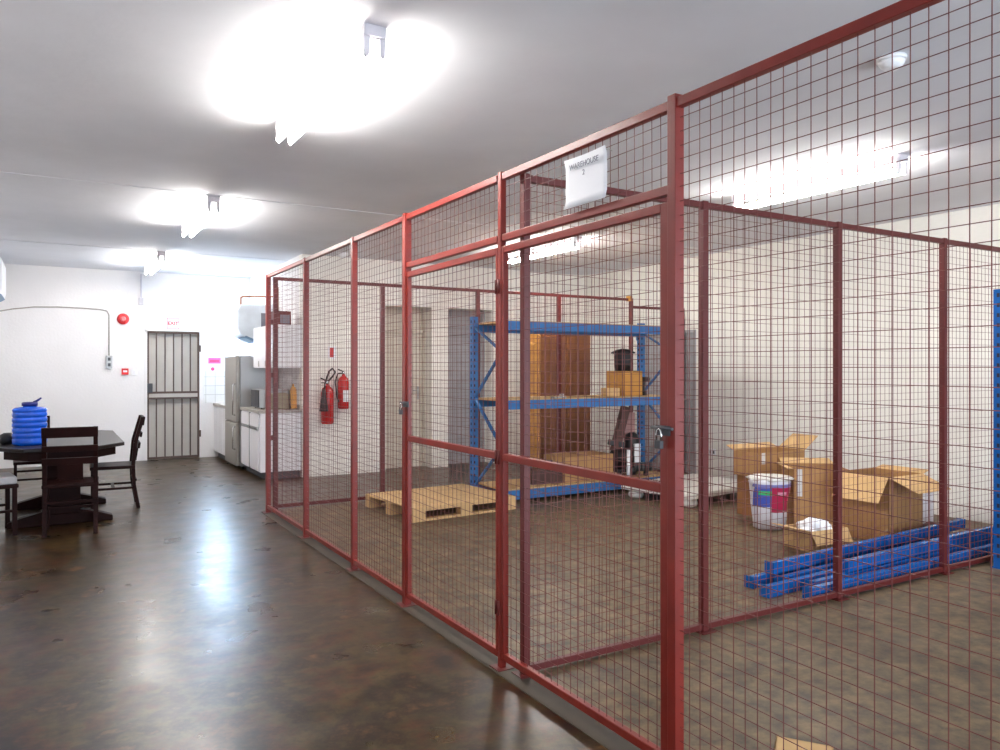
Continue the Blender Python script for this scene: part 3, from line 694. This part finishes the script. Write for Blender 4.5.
for k in range(9):
    cx, cy, cz = rnd.uniform(-.14,.15), rnd.uniform(-.08,.08), rnd.uniform(.10,.19)
    pp.lathe([(.02,-.05),(.06,-.03),(.075,.0),(.055,.035),(.02,.05)], c=(cx,cy,cz), n=9, jag=.25)
o = pp.build('crumpled_paper', M['paper'], None, 0, (5.53,4.15,.012), (0,0,R(-6))); tag(o, 'crumpled white packing paper heaped in the low open carton', 'paper', kind='stuff')
bg = empty('plastic_bag', (5.78,4.83,0), R(-33), label='clear white plastic bag with blue and red print before the stacked cartons', cat='bag')
b = MB(); b.lathe([(.11,0),(.14,.02),(.15,.10),(.165,.25),(.19,.40),(.195,.44),(.18,.47)], n=22, jag=.09, sy=.8); b.build('bag', M['bag'], bg)
MB().lathe([(.185,.455),(.205,.475),(.18,.495)], n=22, jag=.10, sy=.8).build('rim', M['wrap'], bg)
carton('carton', (7.15,4.35,0), R(10), .40,.36,.30, 'white-sided carton tucked behind the large open carton by the wall', 'offwhite', closed=True, tape=False)
tag(MB().box(-.14,-.09,0,.14,.09,.06).build('wood_offcut', M['wood'], None, .006, (7.0,3.98,0), (0,0,R(15))), 'dark wooden offcut on the floor right of the large open carton', 'wood block')
sc = carton('carton', (2.33,1.80,0), R(35), .26,.20,.10, 'small tan carton on the floor of the nearest cage at the bottom edge', 'card2', closed=True, tape=False)

# blue beams on the floor
def beam(L, label, loc, rz, rx=0):
    e = empty('rack_beam', loc, rz, label=label, cat='beam', group='blue rack beams lying on the cage floor'); e.rotation_euler = (rx,0,rz)
    prof = [(-.036,0),(.036,0),(.036,.05),(.01,.05),(.01,.078),(-.036,.078)]     # stepped box beam
    Mz = Matrix(((0,0,1,0),(1,0,0,0),(0,1,0,0),(0,0,0,1)))
    MB().prism(prof, 0.01, L-.01, None, Mz).build('profile', M['beamblue'], e, .002)
    for x in (0, L-.006):
        b = MB(); b.box(x,-.038,-.0,x+.006,.038,.081); b.box(x,-.0385,0,x+.03 if x==0 else x+.006,-.036,.081)
        b.build('end_connector', M['beamblue'], e)
    return e
B = [
 (2.75, (4.22,3.225,0),   R(1), 'nearest blue rack beam on the floor, hard against the crossing fence'),
 (2.7,  (4.36,3.315,0),   R(2), 'blue rack beam lying second from the crossing fence'),
 (2.7,  (4.02,3.40,0),   R(2.6),   'blue rack beam lying third from the crossing fence, sticking out left'),
 (2.7,  (4.28,3.50,0),   R(3.2),   'blue rack beam lying fourth from the crossing fence'),
 (2.7,  (4.10,3.60,0),   R(3.6),  'blue rack beam farthest from the crossing fence, under the upper ones'),
]
for L,loc,rz,lab in B: beam(L, lab, loc, rz)
beam(2.7, 'upper blue rack beam on the back of the pile, nearest the cartons', (4.27,3.57,.083), R(3.4))
beam(2.7, 'upper blue rack beam resting over the front of the pile', (4.75,3.34,.083), R(2.5))

# ------------------------------------------------------------------ ceiling lamps
lamps = [(1.28,3.28,H,'ceiling lamp over the aisle nearest the camera with two glowing tubes'),
         (1.28,7.08,H-.0,'ceiling lamp over the middle of the aisle, second from the camera'),
         (1.28,11.07,H-.011,'farthest ceiling lamp over the aisle, near the barred gate'),
         (5.38,3.28,H,'glowing ceiling lamp seen above the crossing fence and carton cluster'),
         (5.38,7.22,H,'glowing ceiling lamp above the blue rack at the far end of the cage')]
proto = None
for i,(x,y,z,lab) in enumerate(lamps):
    if proto is None:
        L_ = empty('fluorescent_lamp', (x,y,z)); proto = L_; LL = 1.60
        MB().box(-.024,.01,-.06,.024,LL-.01,0).build('batten', M['spine'], L_, .004)
        for e_ in (0, LL-.05): MB().box(-.055,e_,-.055,.055,e_+.05,-.0).build('end_box', M['batten'], L_, .006)
        for s in (-1,1):
            for e_ in (.01, LL-.035):
                MB().prism([(s*.038-.016,-.05),(s*.038+.016,-.05),(s*.038+.012,-.135),(s*.038,-.15),(s*.038-.012,-.135)], e_, e_+.025, None, Mx).build('lamp_holder', M['batten'], L_)
            MB().tube([(s*.038,.035,-.125),(s*.038,LL-.035,-.125)], .016, 12).build('tube', M['tube'], L_)
    else:
        L_ = copy_tree(proto); L_.location = (x,y,z)
    if 7.0 < y < 7.3: L_.location.y = 7.27 if x < 2 else 7.27; L_.location.z = H-.006
    tag(L_, lab, 'lamp', 'twin-tube ceiling lamps')

# ------------------------------------------------------------------ daylight from the loading door behind the camera
ld = bpy.data.lights.new('loading_door_daylight', 'AREA'); ld.shape = 'RECTANGLE'; ld.size = 6.0; ld.size_y = 2.5; ld.energy = 170; ld.color = (.80,.90,1.0)
lo = bpy.data.objects.new('loading_door_daylight', ld); COL.objects.link(lo); lo.location = (3.3, YB-.1, 1.3); lo.rotation_euler = (R(90),0,0)
W = bpy.data.worlds.new('world'); SC.world = W; W.use_nodes = True
W.node_tree.nodes['Background'].inputs['Color'].default_value = (.6,.75,1,1); W.node_tree.nodes['Background'].inputs['Strength'].default_value = 1.0

# ------------------------------------------------------------------ camera
cam = bpy.data.cameras.new('camera'); co = bpy.data.objects.new('camera', cam); COL.objects.link(co)
cam.sensor_width = 36; cam.lens = 27.36; cam.shift_y = -.007; cam.clip_start = .05
co.location = (0,0,1.5); co.rotation_euler = (R(90),0,R(-30.6)); SC.camera = co
SC.view_settings.view_transform = 'Standard'; SC.view_settings.look = 'None'; SC.view_settings.gamma = 1
SC.view_settings.use_curve_mapping = False; SC.view_settings.exposure = 1.15
